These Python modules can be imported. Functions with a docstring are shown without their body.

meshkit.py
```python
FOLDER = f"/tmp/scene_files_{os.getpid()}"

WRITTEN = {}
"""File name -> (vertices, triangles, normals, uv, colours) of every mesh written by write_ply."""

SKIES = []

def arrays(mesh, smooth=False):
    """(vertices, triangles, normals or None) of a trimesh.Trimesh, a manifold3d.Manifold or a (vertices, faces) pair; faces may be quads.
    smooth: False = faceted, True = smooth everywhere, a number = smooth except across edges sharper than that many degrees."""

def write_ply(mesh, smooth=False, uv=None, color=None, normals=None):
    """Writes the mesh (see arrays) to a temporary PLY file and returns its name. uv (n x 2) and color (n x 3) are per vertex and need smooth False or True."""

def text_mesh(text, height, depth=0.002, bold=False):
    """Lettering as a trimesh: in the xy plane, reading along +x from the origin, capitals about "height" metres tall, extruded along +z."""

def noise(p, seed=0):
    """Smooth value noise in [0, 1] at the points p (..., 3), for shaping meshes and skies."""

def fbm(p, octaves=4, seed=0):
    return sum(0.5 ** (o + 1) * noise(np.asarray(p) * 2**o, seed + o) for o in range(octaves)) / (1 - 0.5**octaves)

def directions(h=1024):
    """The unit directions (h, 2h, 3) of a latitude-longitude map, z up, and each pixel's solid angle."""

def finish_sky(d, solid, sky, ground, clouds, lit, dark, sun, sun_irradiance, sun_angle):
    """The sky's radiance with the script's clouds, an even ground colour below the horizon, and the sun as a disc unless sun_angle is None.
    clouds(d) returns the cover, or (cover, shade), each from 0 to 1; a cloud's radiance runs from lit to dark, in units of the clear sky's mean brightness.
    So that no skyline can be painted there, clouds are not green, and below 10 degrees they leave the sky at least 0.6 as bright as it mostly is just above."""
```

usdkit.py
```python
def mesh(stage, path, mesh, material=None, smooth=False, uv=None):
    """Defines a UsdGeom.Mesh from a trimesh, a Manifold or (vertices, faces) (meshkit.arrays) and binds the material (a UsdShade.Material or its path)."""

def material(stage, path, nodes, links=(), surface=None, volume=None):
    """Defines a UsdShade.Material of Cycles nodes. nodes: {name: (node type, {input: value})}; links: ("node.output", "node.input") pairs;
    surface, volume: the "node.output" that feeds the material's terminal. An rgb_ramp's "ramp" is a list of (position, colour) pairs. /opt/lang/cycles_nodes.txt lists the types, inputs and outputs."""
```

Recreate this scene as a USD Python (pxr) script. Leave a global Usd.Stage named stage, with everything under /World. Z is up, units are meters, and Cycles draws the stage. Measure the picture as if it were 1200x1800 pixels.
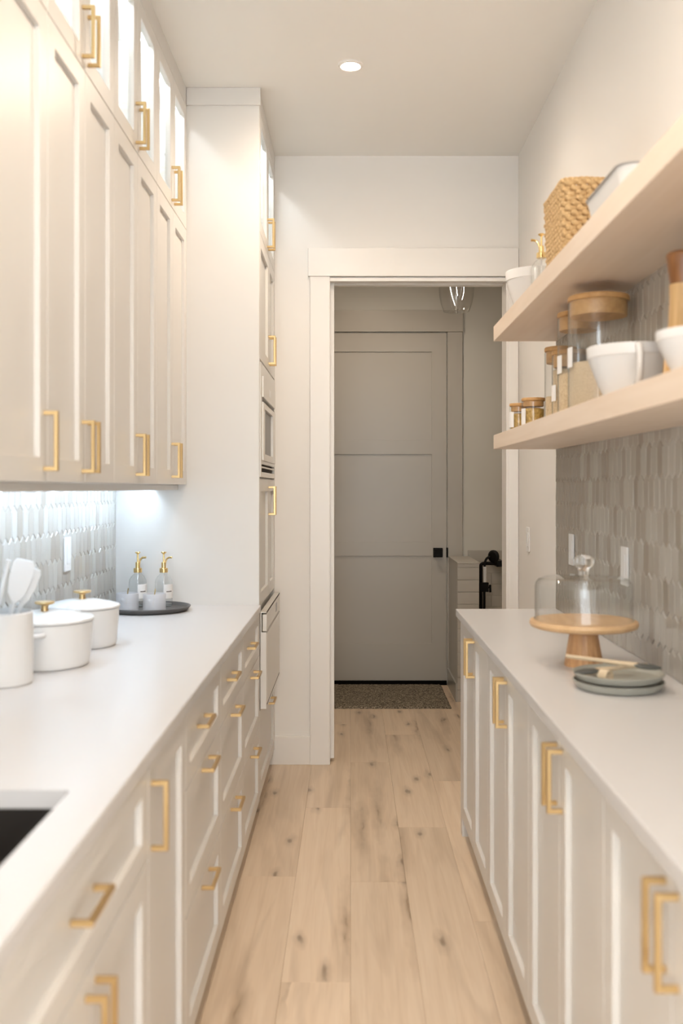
import math, random
import numpy as np, trimesh, manifold3d, usdkit, meshkit
from pxr import Usd, UsdGeom, UsdShade, UsdLux, Gf, Sdf
from shapely.geometry import Polygon

random.seed(7); RNG = np.random.default_rng(7)
PI = math.pi
stage = Usd.Stage.CreateInMemory()
UsdGeom.SetStageUpAxis(stage, UsdGeom.Tokens.z); UsdGeom.SetStageMetersPerUnit(stage, 1.0)
UsdGeom.Xform.Define(stage, '/World'); UsdGeom.Scope.Define(stage, '/World/Looks')

# ------------------------------------------------------------------ camera, light, exposure
EYE = 1.386
cam = UsdGeom.Camera.Define(stage, '/World/camera')
cam.AddTranslateOp().Set(Gf.Vec3d(0, 0, EYE)); cam.AddRotateXOp().Set(90)
cam.CreateFocalLengthAttr(35.0); cam.CreateHorizontalApertureAttr(24.0); cam.CreateVerticalApertureAttr(36.0)
cam.CreateHorizontalApertureOffsetAttr(-0.32); cam.CreateVerticalApertureOffsetAttr(-0.86)
cam.CreateFStopAttr(2.8); cam.CreateFocusDistanceAttr(5.4)
cam.CreateExposureAttr(0.53)
CAN, LED_UNDER, LED_GLASS, SKY = 330.0, 33.0, 40.0, 1.55
CONE, SPOT = 80.0, 760.0
CAN_COL, LED_COL, SKY_COL = (1.0, 0.83, 0.66), (0.62, 0.80, 1.0), (0.90, 0.95, 1.0)
sky = UsdLux.DomeLight.Define(stage, '/World/sky_light')
sky.CreateColorAttr(Gf.Vec3f(*SKY_COL)); sky.CreateIntensityAttr(SKY)

# ------------------------------------------------------------------ materials
M = {}
def mat(name, nodes, links=(), surface='p.BSDF'):
    M[name] = usdkit.material(stage, '/World/Looks/' + name, nodes, links, surface=surface); return M[name]
def plain(name, col, rough=0.5, metal=0.0, bump=None, **k):
    nodes = {'p': ('principled_bsdf', {'base_color': col, 'roughness': rough, 'metallic': metal, **k})}; links = []
    if bump:
        sc, st = bump
        nodes |= {'g': ('geometry', {}), 'n': ('noise_texture', {'scale': sc, 'detail': 3.0}), 'b': ('bump', {'strength': st, 'distance': 0.001})}
        links = [('g.position', 'n.vector'), ('n.fac', 'b.height'), ('b.normal', 'p.normal')]
    return mat(name, nodes, links)
plain('cabinet_paint', (0.745, 0.72, 0.685), 0.38)
plain('wall_paint', (0.87, 0.84, 0.80), 0.75, bump=(220, 0.15))
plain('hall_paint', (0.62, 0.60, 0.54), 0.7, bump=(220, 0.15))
plain('ceiling_paint', (0.90, 0.875, 0.83), 0.9, bump=(160, 0.2))
plain('trim_paint', (0.87, 0.84, 0.80), 0.35)
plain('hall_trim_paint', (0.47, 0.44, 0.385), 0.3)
plain('quartz', (0.69, 0.68, 0.68), 0.28, bump=(90, 0.02))
plain('brass', (0.68, 0.49, 0.245), 0.34, 1.0)
plain('bright_brass', (0.90, 0.68, 0.33), 0.16, 1.0)
plain('white_enamel', (0.77, 0.765, 0.755), 0.2)
plain('white_ceramic', (0.77, 0.765, 0.755), 0.24)
plain('silicone', (0.82, 0.82, 0.82), 0.55)
plain('black_metal', (0.003, 0.003, 0.003), 0.55, specular_ior_level=0.2)
plain('black_rubber', (0.003, 0.003, 0.003), 0.8, specular_ior_level=0.1)
plain('sink_composite', (0.018, 0.014, 0.011), 0.45, bump=(300, 0.2))
plain('tray_stone', (0.10, 0.095, 0.092), 0.5, bump=(150, 0.3))
plain('plate_glaze', (0.37, 0.37, 0.325), 0.3, bump=(60, 0.1))
plain('dark_slate', (0.07, 0.075, 0.07), 0.5)
plain('horn', (0.62, 0.50, 0.34), 0.4)
plain('grey_rim', (0.35, 0.34, 0.33), 0.35)
plain('plate_plastic', (0.86, 0.85, 0.84), 0.35)
plain('label_paper', (0.88, 0.87, 0.86), 0.6)
plain('ink', (0.25, 0.22, 0.21), 0.7)
plain('steel', (0.62, 0.60, 0.56), 0.32, 0.85)
plain('steel_panel', (0.78, 0.75, 0.70), 0.35, 0.15)
plain('black_glass', (0.10, 0.08, 0.06), 0.3, specular_ior_level=0.25)
plain('dark_gap', (0.03, 0.025, 0.02), 0.8)
plain('cabinet_inside', (0.86, 0.86, 0.85), 0.5)
plain('marble_base', (0.40, 0.39, 0.36), 0.25, bump=(20, 0.1))
plain('grout', (0.52, 0.485, 0.435), 0.85)
plain('plinth', (0.62, 0.58, 0.52), 0.6)
plain('leaf', (0.45, 0.46, 0.20), 0.5)
plain('subfloor', (0.25, 0.19, 0.13), 0.8)
for n_, col, st in (('can_lens', CAN_COL, CAN), ('can_lens_dim', CAN_COL, CAN * 0.95), ('led_under', LED_COL, LED_UNDER), ('led_glass', (0.90, 0.96, 1.0), LED_GLASS)):
    mat(n_, {'e': ('emission', {'color': col, 'strength': st})}, surface='e.emission')

def wood(name, lo, hi, scale=(30, 3, 30), rough=0.45, grain=0.5):
    mat(name, {'g': ('texture_coordinate', {}), 'mp': ('mapping', {'scale': scale}), 'n': ('noise_texture', {'scale': 1.0, 'detail': 5.0, 'roughness': 0.6, 'distortion': 0.6}),
               'r': ('rgb_ramp', {'ramp': [(0.3, lo), (0.7, hi)]}), 'b': ('bump', {'strength': 0.15, 'distance': 0.001}), 'p': ('principled_bsdf', {'roughness': rough})},
        [('g.object', 'mp.vector'), ('mp.vector', 'n.vector'), ('n.fac', 'r.fac'), ('r.color', 'p.base_color'), ('n.fac', 'b.height'), ('b.normal', 'p.normal')])
wood('shelf_oak', (0.81, 0.66, 0.52), (0.87, 0.73, 0.60), (26, 1.6, 26))
wood('acacia', (0.60, 0.37, 0.18), (0.76, 0.52, 0.29), (18, 3, 18), 0.4)
wood('acacia_stem', (0.50, 0.26, 0.11), (0.72, 0.43, 0.21), (60, 60, 5), 0.45)
wood('bamboo', (0.52, 0.28, 0.10), (0.66, 0.39, 0.16), (50, 6, 50), 0.5)
wood('walnut', (0.20, 0.075, 0.018), (0.30, 0.125, 0.035), (50, 50, 8), 0.35)
wood('mill_oak', (0.58, 0.34, 0.13), (0.76, 0.50, 0.23), (70, 70, 5), 0.35)
wood('seagrass', (0.46, 0.29, 0.13), (0.72, 0.50, 0.26), (120, 120, 120), 0.8)
wood('oats', (0.62, 0.45, 0.26), (0.83, 0.67, 0.45), (130, 130, 130), 0.9)
wood('grains', (0.56, 0.44, 0.29), (0.70, 0.58, 0.42), (260, 260, 260), 0.9)
wood('pasta', (0.38, 0.22, 0.04), (0.76, 0.52, 0.16), (90, 90, 90), 0.5)

# oak floor planks: pale grain, soft brown streaks and a few dark knots, different on every plank
mat('floor_oak', {
    'g': ('geometry', {}), 'oi': ('object_info', {}), 'cx': ('combine_xyz', {}), 'm1': ('math', {'math_type': 'multiply', 'value2': 37.0}), 'm2': ('math', {'math_type': 'multiply', 'value2': 91.0}),
    'ad': ('vector_math', {'math_type': 'add'}), 'mg': ('mapping', {'scale': (42, 1.6, 1)}), 'ng': ('noise_texture', {'scale': 1.0, 'detail': 6.0, 'roughness': 0.62, 'distortion': 0.8}),
    'rg': ('rgb_ramp', {'ramp': [(0.25, (0.70, 0.54, 0.385)), (0.5, (0.77, 0.61, 0.45)), (0.75, (0.82, 0.67, 0.51))]}),
    'ms': ('mapping', {'scale': (9, 0.9, 1)}), 'ns': ('noise_texture', {'scale': 1.0, 'detail': 3.0, 'distortion': 1.2}), 'rs': ('rgb_ramp', {'ramp': [(0.50, (0, 0, 0)), (0.72, (1, 1, 1))]}), 'mt': ('mapping', {'scale': (13.0, 0.95, 1)}), 'tm': ('mix_vector', {'fac': 0.35}), 'vt': ('voronoi_texture', {'scale': 1.0, 'dimensions': '2D'}), 'rt': ('rgb_ramp', {'ramp': [(0.0, (0.95, 0.95, 0.95)), (0.04, (0.6, 0.6, 0.6)), (0.12, (0.28, 0.28, 0.28)), (0.30, (0, 0, 0))]}), 'vts': ('separate_color', {}), 'tg': ('math', {'math_type': 'greater_than', 'value2': 0.35}), 'tk': ('math', {'math_type': 'multiply'}), 'x3': ('mix_color', {'b': (0.33, 0.225, 0.135)}),
    'mk': ('mapping', {'scale': (7.5, 2.3, 1)}), 'wn': ('noise_texture', {'scale': 3.0, 'detail': 2.0}), 'wm': ('mix_vector', {'fac': 0.22}),
    'vk': ('voronoi_texture', {'scale': 1.0, 'randomness': 1.0, 'dimensions': '2D'}), 'rk': ('rgb_ramp', {'ramp': [(0.0, (1, 1, 1)), (0.035, (0.8, 0.8, 0.8)), (0.07, (0.3, 0.3, 0.3)), (0.17, (0, 0, 0))]}),
    'vs': ('separate_color', {}), 'gt': ('math', {'math_type': 'greater_than', 'value2': 0.38}), 'km': ('math', {'math_type': 'multiply'}), 'kmm': ('math', {'math_type': 'multiply', 'value2': 0.8}),
    'sm': ('math', {'math_type': 'multiply', 'value2': 0.30}),
    'x1': ('mix_color', {'b': (0.36, 0.25, 0.155)}), 'x2': ('mix_color', {'b': (0.17, 0.105, 0.055)}),
    'to': ('map_range', {'from_min': 0.0, 'from_max': 1.0, 'to_min': 0.92, 'to_max': 1.06}), 'hv': ('hsv', {}),
    'bp': ('bump', {'strength': 0.08, 'distance': 0.001}), 'p': ('principled_bsdf', {'roughness': 0.4})},
    [('oi.random', 'm1.value1'), ('oi.random', 'm2.value1'), ('m1.value', 'cx.x'), ('m2.value', 'cx.y'), ('g.position', 'ad.vector1'), ('cx.vector', 'ad.vector2'),
     ('ad.vector', 'mg.vector'), ('mg.vector', 'ng.vector'), ('ng.fac', 'rg.fac'), ('ad.vector', 'ms.vector'), ('ms.vector', 'ns.vector'), ('ns.fac', 'rs.fac'), ('rs.color', 'sm.value1'),
     ('ad.vector', 'mk.vector'), ('mk.vector', 'wn.vector'), ('mk.vector', 'wm.a'), ('wn.color', 'wm.b'), ('wm.result', 'vk.vector'), ('vk.distance', 'rk.fac'), ('vk.color', 'vs.color'), ('vs.r', 'gt.value1'),
     ('gt.value', 'km.value1'), ('rk.color', 'km.value2'), ('km.value', 'kmm.value1'), ('rg.color', 'x1.a'), ('sm.value', 'x1.fac'), ('ad.vector', 'mt.vector'), ('mt.vector', 'tm.a'), ('wn.color', 'tm.b'), ('tm.result', 'vt.vector'), ('vt.distance', 'rt.fac'), ('vt.color', 'vts.color'), ('vts.r', 'tg.value1'), ('tg.value', 'tk.value1'), ('rt.color', 'tk.value2'), ('x1.result', 'x3.a'), ('tk.value', 'x3.fac'), ('x3.result', 'x2.a'), ('kmm.value', 'x2.fac'),
     ('oi.random', 'to.value'), ('to.result', 'hv.value'), ('x2.result', 'hv.color'), ('hv.color', 'p.base_color'), ('ng.fac', 'bp.height'), ('bp.normal', 'p.normal')])

def tile_mat(name, rnd):
    mat(name, {'i': (rnd[0], {}), 'r': ('rgb_ramp', {'ramp': [(0.0, (0.40, 0.355, 0.30)), (0.3, (0.47, 0.43, 0.375)), (0.7, (0.51, 0.48, 0.43)), (1.0, (0.55, 0.525, 0.48))]}),
               'g': ('geometry', {}), 'mp': ('mapping', {'scale': (18, 18, 9)}), 'n': ('noise_texture', {'scale': 1.0, 'detail': 2.0}), 'b': ('bump', {'strength': 0.35, 'distance': 0.004}),
               'p': ('principled_bsdf', {'roughness': 0.14})},
        [('i.' + rnd[1], 'r.fac'), ('r.color', 'p.base_color'), ('g.position', 'mp.vector'), ('mp.vector', 'n.vector'), ('n.fac', 'b.height'), ('b.normal', 'p.normal')])
tile_mat('picket_glaze', ('object_info', 'random')); tile_mat('picket_glaze_field', ('geometry', 'random_per_island'))

def glass(name, centre=(0.96, 0.97, 0.97), edge=(0.55, 0.60, 0.60), refl=1.0, rough=0.0):
    mat(name, {'l': ('layer_weight', {'blend': 0.5}), 'r': ('rgb_ramp', {'ramp': [(0.0, centre), (0.5, centre), (0.85, tuple(0.7 * a + 0.3 * b for a, b in zip(centre, edge))), (1.0, edge)]}), 't': ('transparent_bsdf', {}),
               'pw': ('math', {'math_type': 'power', 'value2': 4.0}), 'fm': ('math', {'math_type': 'multiply_add', 'value2': 0.55 * refl, 'value3': 0.04 * refl}), 'gl': ('glossy_bsdf', {'color': (1, 1, 1), 'roughness': rough}), 'x': ('mix_closure', {})},
        [('l.facing', 'r.fac'), ('r.color', 't.color'), ('l.facing', 'pw.value1'), ('pw.value', 'fm.value1'), ('fm.value', 'x.fac'), ('t.BSDF', 'x.closure1'), ('gl.BSDF', 'x.closure2')], surface='x.closure')
glass('clear_glass', (0.95, 0.96, 0.96), (0.42, 0.46, 0.46), 1.4); glass('jar_glass', (0.95, 0.96, 0.96), (0.60, 0.65, 0.65), 1.3); glass('lamp_glass', (0.98, 0.98, 0.98), (0.80, 0.82, 0.82), 0.6); glass('bulb_glass', (0.97, 0.97, 0.97), (0.80, 0.80, 0.80), 1.2, 0.03); glass('pane_glass', (0.97, 0.98, 0.98), (0.9, 0.92, 0.92), 0.35)
plain('solid_glass', (0.97, 0.98, 0.98), 0.02, transmission_weight=1.0, ior=1.46)
mat('filament', {'e': ('emission', {'color': (1.0, 0.95, 0.88), 'strength': 5.0})}, surface='e.emission')
mat('frosted_glass', {'a': ('principled_bsdf', {'base_color': (0.80, 0.80, 0.82), 'roughness': 0.25}), 't': ('transparent_bsdf', {'color': (0.95, 0.95, 0.96)}), 'x': ('mix_closure', {'fac': 0.45})},
    [('t.BSDF', 'x.closure1'), ('a.BSDF', 'x.closure2')], surface='x.closure')
mat('rug_wool', {'g': ('geometry', {}), 'n': ('noise_texture', {'scale': 110.0, 'detail': 3.0, 'roughness': 0.75}), 'r': ('rgb_ramp', {'ramp': [(0.36, (0.035, 0.028, 0.02)), (0.5, (0.17, 0.14, 0.10)), (0.66, (0.42, 0.36, 0.27))]}),
                 'p': ('principled_bsdf', {'roughness': 0.95})}, [('g.position', 'n.vector'), ('n.fac', 'r.fac'), ('r.color', 'p.base_color')])

# ------------------------------------------------------------------ scene helpers
COUNT, ORIGIN = {}, {}
def path_for(parent, name):
    k = (str(parent), name); c = COUNT.get(k, 0); COUNT[k] = c + 1
    return f'{parent}/{name}' + (f'_{c:03d}' if c else '')
def keys(p, **k):
    for a, b in k.items():
        if b: p.SetCustomDataByKey(a, b)
def thing(name, label, cat, loc=(0, 0, 0), group=None, kind=None):
    p = path_for('/World', name); x = UsdGeom.Xform.Define(stage, p); x.AddTranslateOp().Set(Gf.Vec3d(*map(float, loc)))
    ORIGIN[p] = np.array(loc, float); keys(x.GetPrim(), label=label, category=cat, group=group, kind=kind); return p
def part(parent, name, m, material, smooth=30, label=None, kind=None):
    """a mesh given in world coordinates, defined under its thing or part"""
    top = '/'.join(str(parent).split('/')[:3]); v, f, n = None, None, None
    m = as_mesh(m); m = m.copy(); m.apply_translation(-ORIGIN[top])
    p = path_for(parent, name); g = usdkit.mesh(stage, p, m, M[material], smooth); keys(g.GetPrim(), label=label, kind=kind); return p
def solo(name, m, material, label=None, cat=None, group=None, kind=None, smooth=30):
    p = path_for('/World', name); g = usdkit.mesh(stage, p, as_mesh(m), M[material], smooth); ORIGIN[p] = np.zeros(3)
    keys(g.GetPrim(), label=label, category=cat, group=group, kind=kind); return p
def struct(name, m, material, smooth=30): return solo(name, m, material, kind='structure', smooth=smooth)
def struct_group(name):
    p = path_for('/World', name); x = UsdGeom.Xform.Define(stage, p); ORIGIN[p] = np.zeros(3); keys(x.GetPrim(), kind='structure'); return p
def as_mesh(m):
    if hasattr(m, 'to_mesh'):
        q = m.to_mesh(); return trimesh.Trimesh(q.vert_properties[:, :3], q.tri_verts, process=False)
    if isinstance(m, list): return trimesh.util.concatenate([as_mesh(x) for x in m])
    return m

# ------------------------------------------------------------------ shapes
def mf(x0, x1, y0, y1, z0, z1, ch=0.0):
    """box as a Manifold, its edges chamfered by ch"""
    x0, x1 = sorted((x0, x1)); y0, y1 = sorted((y0, y1)); z0, z1 = sorted((z0, z1))
    if ch <= 0: return manifold3d.Manifold.cube([x1 - x0, y1 - y0, z1 - z0]).translate([x0, y0, z0])
    pts = []
    for sx in (0, 1):
        for sy in (0, 1):
            for sz in (0, 1):
                c = [x1 if sx else x0, y1 if sy else y0, z1 if sz else z0]; d = [-1 if sx else 1, -1 if sy else 1, -1 if sz else 1]
                for k in range(3): pts.append([c[j] + (0 if j == k else d[j] * ch) for j in range(3)])
    return manifold3d.Manifold.hull_points(np.array(pts))
def bx(*a, **k): return as_mesh(mf(*a, **k))
def lathe(prof, seg=48, c=(0, 0, 0), closed=False):
    m = trimesh.creation.revolve(np.array(prof, float), sections=seg); m.apply_translation(c); return m
def orient(m, want_out=True):
    if m.is_watertight and m.volume < 0: m.invert()
    return m
def tube(pts, r, n=10, caps=True):
    pts = np.array(pts, float); d = np.gradient(pts, axis=0); d /= np.linalg.norm(d, axis=1)[:, None]
    r = np.full(len(pts), r) if np.ndim(r) == 0 else np.array(r)
    up = np.array([0, 0, 1.0]) if abs(d[0][2]) < 0.9 else np.array([1.0, 0, 0]); V, F = [], []
    a = np.cross(d[0], up); a /= np.linalg.norm(a)
    for i, p in enumerate(pts):
        a = a - d[i] * (a @ d[i]); a /= np.linalg.norm(a); b = np.cross(d[i], a)
        for k in range(n): V.append(p + r[i] * (a * math.cos(2 * PI * k / n) + b * math.sin(2 * PI * k / n)))
    for i in range(len(pts) - 1):
        for k in range(n):
            q = i * n + k; w = i * n + (k + 1) % n; F += [[q, w, w + n], [q, w + n, q + n]]
    if caps:
        V += [pts[0], pts[-1]]; o = len(V)
        for k in range(n): F += [[o - 2, (k + 1) % n, k], [o - 1, (len(pts) - 1) * n + k, (len(pts) - 1) * n + (k + 1) % n]]
    return trimesh.Trimesh(V, F, process=False)
def bez(p0, p1, p2, n=10):
    t = np.linspace(0, 1, n)[:, None]; return (1 - t) ** 2 * np.array(p0) + 2 * t * (1 - t) * np.array(p1) + t * t * np.array(p2)
def placed(m, side, face, y0, z0):
    """door coordinates (u along the run, v up, w out of the face, front at w = 0) into the room"""
    v = np.array(m.vertices); u, q, w = v[:, 0], v[:, 1], v[:, 2]
    if side == 'L': nv = np.stack([face + w, y0 + u, z0 + q], 1)
    elif side == 'R': nv = np.stack([face - w, y0 + u, z0 + q], 1)
    else: nv = np.stack([y0 + u, face - w, z0 + q], 1)
    f = np.array(m.faces)
    if side in ('R',): f = f[:, ::-1]
    o = trimesh.Trimesh(nv, f, process=False)
    if o.volume < 0: o.invert()
    return o
def shaker(W, H, T=0.020, fr=0.055, rec=0.012, pockets=None, through=False, fb=None):
    """slab with recessed flat panel(s); front at w = 0, back at w = -T"""
    s = mf(0, W, 0, H, -T, 0, 0.0012); fb = fr if fb is None else fb
    for (a, b, c, d) in (pockets or [(fr, W - fr, fb, H - fb)]):
        lo = -T - 1 if through else -rec
        s = s - mf(a, b, c, d, lo, 0.02)
        e = 0.0015
        s = s - manifold3d.Manifold.hull_points(np.array([[x, y, z] for z, k in ((0.001, e), (-e, 0)) for x in (a - k, b + k) for y in (c - k, d + k)]))
    return as_mesh(s)
def pull(side, face, y, z, vertical=True, L=0.134, proj=0.033, t=0.0095, side_fb=None):
    """square bar pull on two posts"""
    h = L / 2; out = []
    A = mf(-t / 2, t / 2, -h, h, proj - t, proj, 0.0012)
    for s in (-1, 1):
        c = s * (h - t / 2); A = A + mf(-t / 2, t / 2, c - t / 2, c + t / 2, 0.0, proj - 0.002, 0.001)
    m = as_mesh(A)
    if not vertical: m.apply_transform(trimesh.transformations.rotation_matrix(PI / 2, [0, 0, 1]))
    return placed(m, side, face, y, z)
def text_at(s, h, origin, right, out, depth=0.0004):
    m = meshkit.text_mesh(s, h, depth); right, out = np.array(right, float), np.array(out, float); up = np.cross(out, right)
    T = np.eye(4); T[:3, 0], T[:3, 1], T[:3, 2], T[:3, 3] = right, up, out, origin
    m.apply_transform(T); return m

# ------------------------------------------------------------------ dimensions read from the photograph
XL, XR = -0.990, 0.840            # side walls
YF, YT = 4.991, 4.147             # far wall, near side of the oven tower
CZ, ZC = 0.897, 3.048             # worktop, ceiling
FL, FU, FR = -0.380, -0.683, 0.442  # door faces: base run on the left, wall units, base run on the right
YB, YN = -1.3, 7.01               # wall behind the camera, wall of the room beyond
HX0, HX1 = -1.5, 1.75             # room beyond
G = 0.0015

# ------------------------------------------------------------------ structure
fl = struct_group('floor')
part(fl, 'underlay', bx(HX0, HX1, YB, YN + 0.1, -0.12, -0.010), 'subfloor')
PW = 0.195; cols = range(-8, 9)
JOINT = {-1: 4.31, 0: 5.02, 1: 4.06, -2: 3.55, -3: 4.9, 2: 4.7}
for c in cols:
    x0, x1 = c * PW, (c + 1) * PW
    if x1 < HX0 or x0 > HX1: continue
    y = JOINT.get(c, RNG.uniform(3.5, 5.0)) - 1.52 * 6
    while y < YN:
        a, b = max(y, YB), min(y + 1.52, YN + 0.05)
        if b - a > 0.02: part(fl, 'plank', mf(x0 + 0.0002, x1 - 0.0002, a + 0.0002, b - 0.0002, -0.010, 0, 0.0006), 'floor_oak', smooth=False)
        y += 1.52
struct('ceiling', bx(HX0 - 0.1, HX1 + 0.1, YB - 0.1, YN + 0.1, ZC, ZC + 0.1), 'ceiling_paint')
wl = struct_group('wall_left'); part(wl, 'plaster', bx(XL - 0.1, XL, YB - 0.1, YF, 0, ZC), 'wall_paint')
wr = struct_group('wall_right'); part(wr, 'plaster', bx(XR, XR + 0.1, YB - 0.1, YF, 0, ZC), 'wall_paint')
OX0, OX1, OZ = -0.111, 0.796, 2.436
wf = struct_group('wall_far')
part(wf, 'plaster', [bx(HX0, OX0, YF, YF + 0.032, 0, ZC), bx(HX0, OX0, YF + 0.088, YF + 0.12, 0, ZC), bx(OX1, HX1, YF, YF + 0.12, 0, ZC), bx(OX0, OX1, YF, YF + 0.12, OZ, ZC)], 'wall_paint')
wb = struct_group('wall_back')
WX0, WX1, WZ0, WZ1 = -0.90, 0.76, 0.10, 2.60
part(wb, 'plaster', [bx(XL, WX0, YB - 0.12, YB, 0, ZC), bx(WX1, XR, YB - 0.12, YB, 0, ZC), bx(WX0, WX1, YB - 0.12, YB, 0, WZ0), bx(WX0, WX1, YB - 0.12, YB, WZ1, ZC)], 'wall_paint')
w1 = struct_group('window_1')
part(w1, 'window_frame', [bx(WX0, WX0 + 0.05, YB - 0.09, YB - 0.03, WZ0, WZ1), bx(WX1 - 0.05, WX1, YB - 0.09, YB - 0.03, WZ0, WZ1), bx(WX0 + .05, WX1 - .05, YB - 0.09, YB - 0.03, WZ0, WZ0 + 0.05),
      bx(WX0 + .05, WX1 - .05, YB - 0.09, YB - 0.03, WZ1 - 0.05, WZ1), bx(-0.02, 0.02, YB - 0.09, YB - 0.03, WZ0 + .05, WZ1 - .05)], 'trim_paint')
for s in (-1, 1): part(w1, 'pane', bx(*((0.02, WX1 - .05) if s > 0 else (WX0 + .05, -0.02)), YB - 0.063, YB - 0.057, WZ0 + .05, WZ1 - .05), 'pane_glass', smooth=False)
# casing of the opening: thick head board, side boards, split jamb over the pocket
t1 = struct_group('trim_1')
part(t1, 'head_casing', mf(-0.212, XR - 0.002, YF - 0.026, YF, 2.441, 2.581, 0.001), 'trim_paint')
part(t1, 'side_casing', mf(-0.2025, OX0 + 0.006, YF - 0.018, YF, 0, 2.441, 0.001), 'trim_paint')
part(t1, 'side_casing', mf(OX1 - 0.006, XR - 0.002, YF - 0.018, YF, 0, 2.441, 0.001), 'trim_paint')
part(t1, 'jamb', [bx(OX0, OX0 + 0.008, YF - 0.012, YF + 0.034, 0, OZ), bx(OX0, OX0 + 0.008, YF + 0.086, YF + 0.13, 0, OZ), bx(OX1 - 0.018, OX1, YF - 0.012, YF + 0.13, 0, OZ),
     bx(OX0 + .008, OX1 - 0.018, YF - 0.012, YF + 0.034, OZ - 0.018, OZ), bx(OX0 + .008, OX1 - 0.018, YF + 0.086, YF + 0.13, OZ - 0.018, OZ)], 'trim_paint')
d1 = struct_group('door_1'); part(d1, 'sliding_door_slab', mf(-0.98, -0.083, YF + 0.042, YF + 0.078, 0.017, 2.425, 0.0015), 'trim_paint')
struct('baseboard_far', mf(FL - 0.08, -0.2025, YF - 0.014, YF, 0, 0.143, 0.002), 'trim_paint')
# the room beyond
struct('wall_hall_back', bx(HX0 - .1, HX1 + .1, YN, YN + 0.1, 0, ZC), 'hall_paint')
struct('wall_hall_left', bx(HX0 - .1, HX0, YF + 0.12, YN, 0, ZC), 'hall_paint')
struct('wall_hall_right', bx(HX1, HX1 + .1, YF + 0.12, YN, 0, ZC), 'hall_paint')
DX0, DX1, DZ0, DZ1 = -0.237, 0.677, 0.030, 2.472
d2 = struct_group('door_2')
pk = [(0.11, 0.914 - 0.11, a, b) for a, b in ((0.262, 0.875), (0.975, 1.59), (1.685, 2.310))]
slab = part(d2, 'door_slab', placed(shaker(DX1 - DX0 - 0.006, DZ1 - DZ0, 0.04, 0.11, 0.008, pk), 'F', YN - 0.014, DX0 + 0.003, DZ0), 'hall_trim_paint')
part(d2, 'bottom_sweep', bx(DX0 + 0.003, DX1 - 0.003, YN - 0.03, YN, 0.001, DZ0), 'black_rubber', label='black rubber sweep under the door')
kz, kx = 0.929, 0.613
part(slab, 'door_handle', [mf(kx - 0.033, kx + 0.033, YN - 0.024, YN - 0.014, kz - 0.033, kz + 0.033, 0.001), bx(kx - .012, kx + .012, YN - 0.05, YN - 0.02, kz - .012, kz + .012), mf(kx - 0.027, kx + 0.027, YN - 0.068, YN - 0.046, kz - 0.027, kz + 0.027, 0.002)], 'black_metal', label='square black knob')
t2 = struct_group('trim_2')
part(t2, 'side_casing', mf(DX1 + 0.004, DX1 + 0.108, YN - 0.019, YN, 0, DZ1 + 0.008, 0.001), 'hall_trim_paint')
part(t2, 'side_casing', mf(DX0 - 0.108, DX0 - 0.004, YN - 0.019, YN, 0, DZ1 + 0.008, 0.001), 'hall_trim_paint')
part(t2, 'head_casing', mf(DX0 - 0.112, DX1 + 0.112, YN - 0.026, YN, DZ1 + 0.008, 2.632, 0.001), 'hall_trim_paint')
part(t2, 'strike_plate', mf(DX1 - 0.006, DX1 + 0.006, YN - 0.034, YN - 0.018, 0.895, 0.965, 0.003), 'black_metal', label='black latch plate beside the knob')
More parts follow.
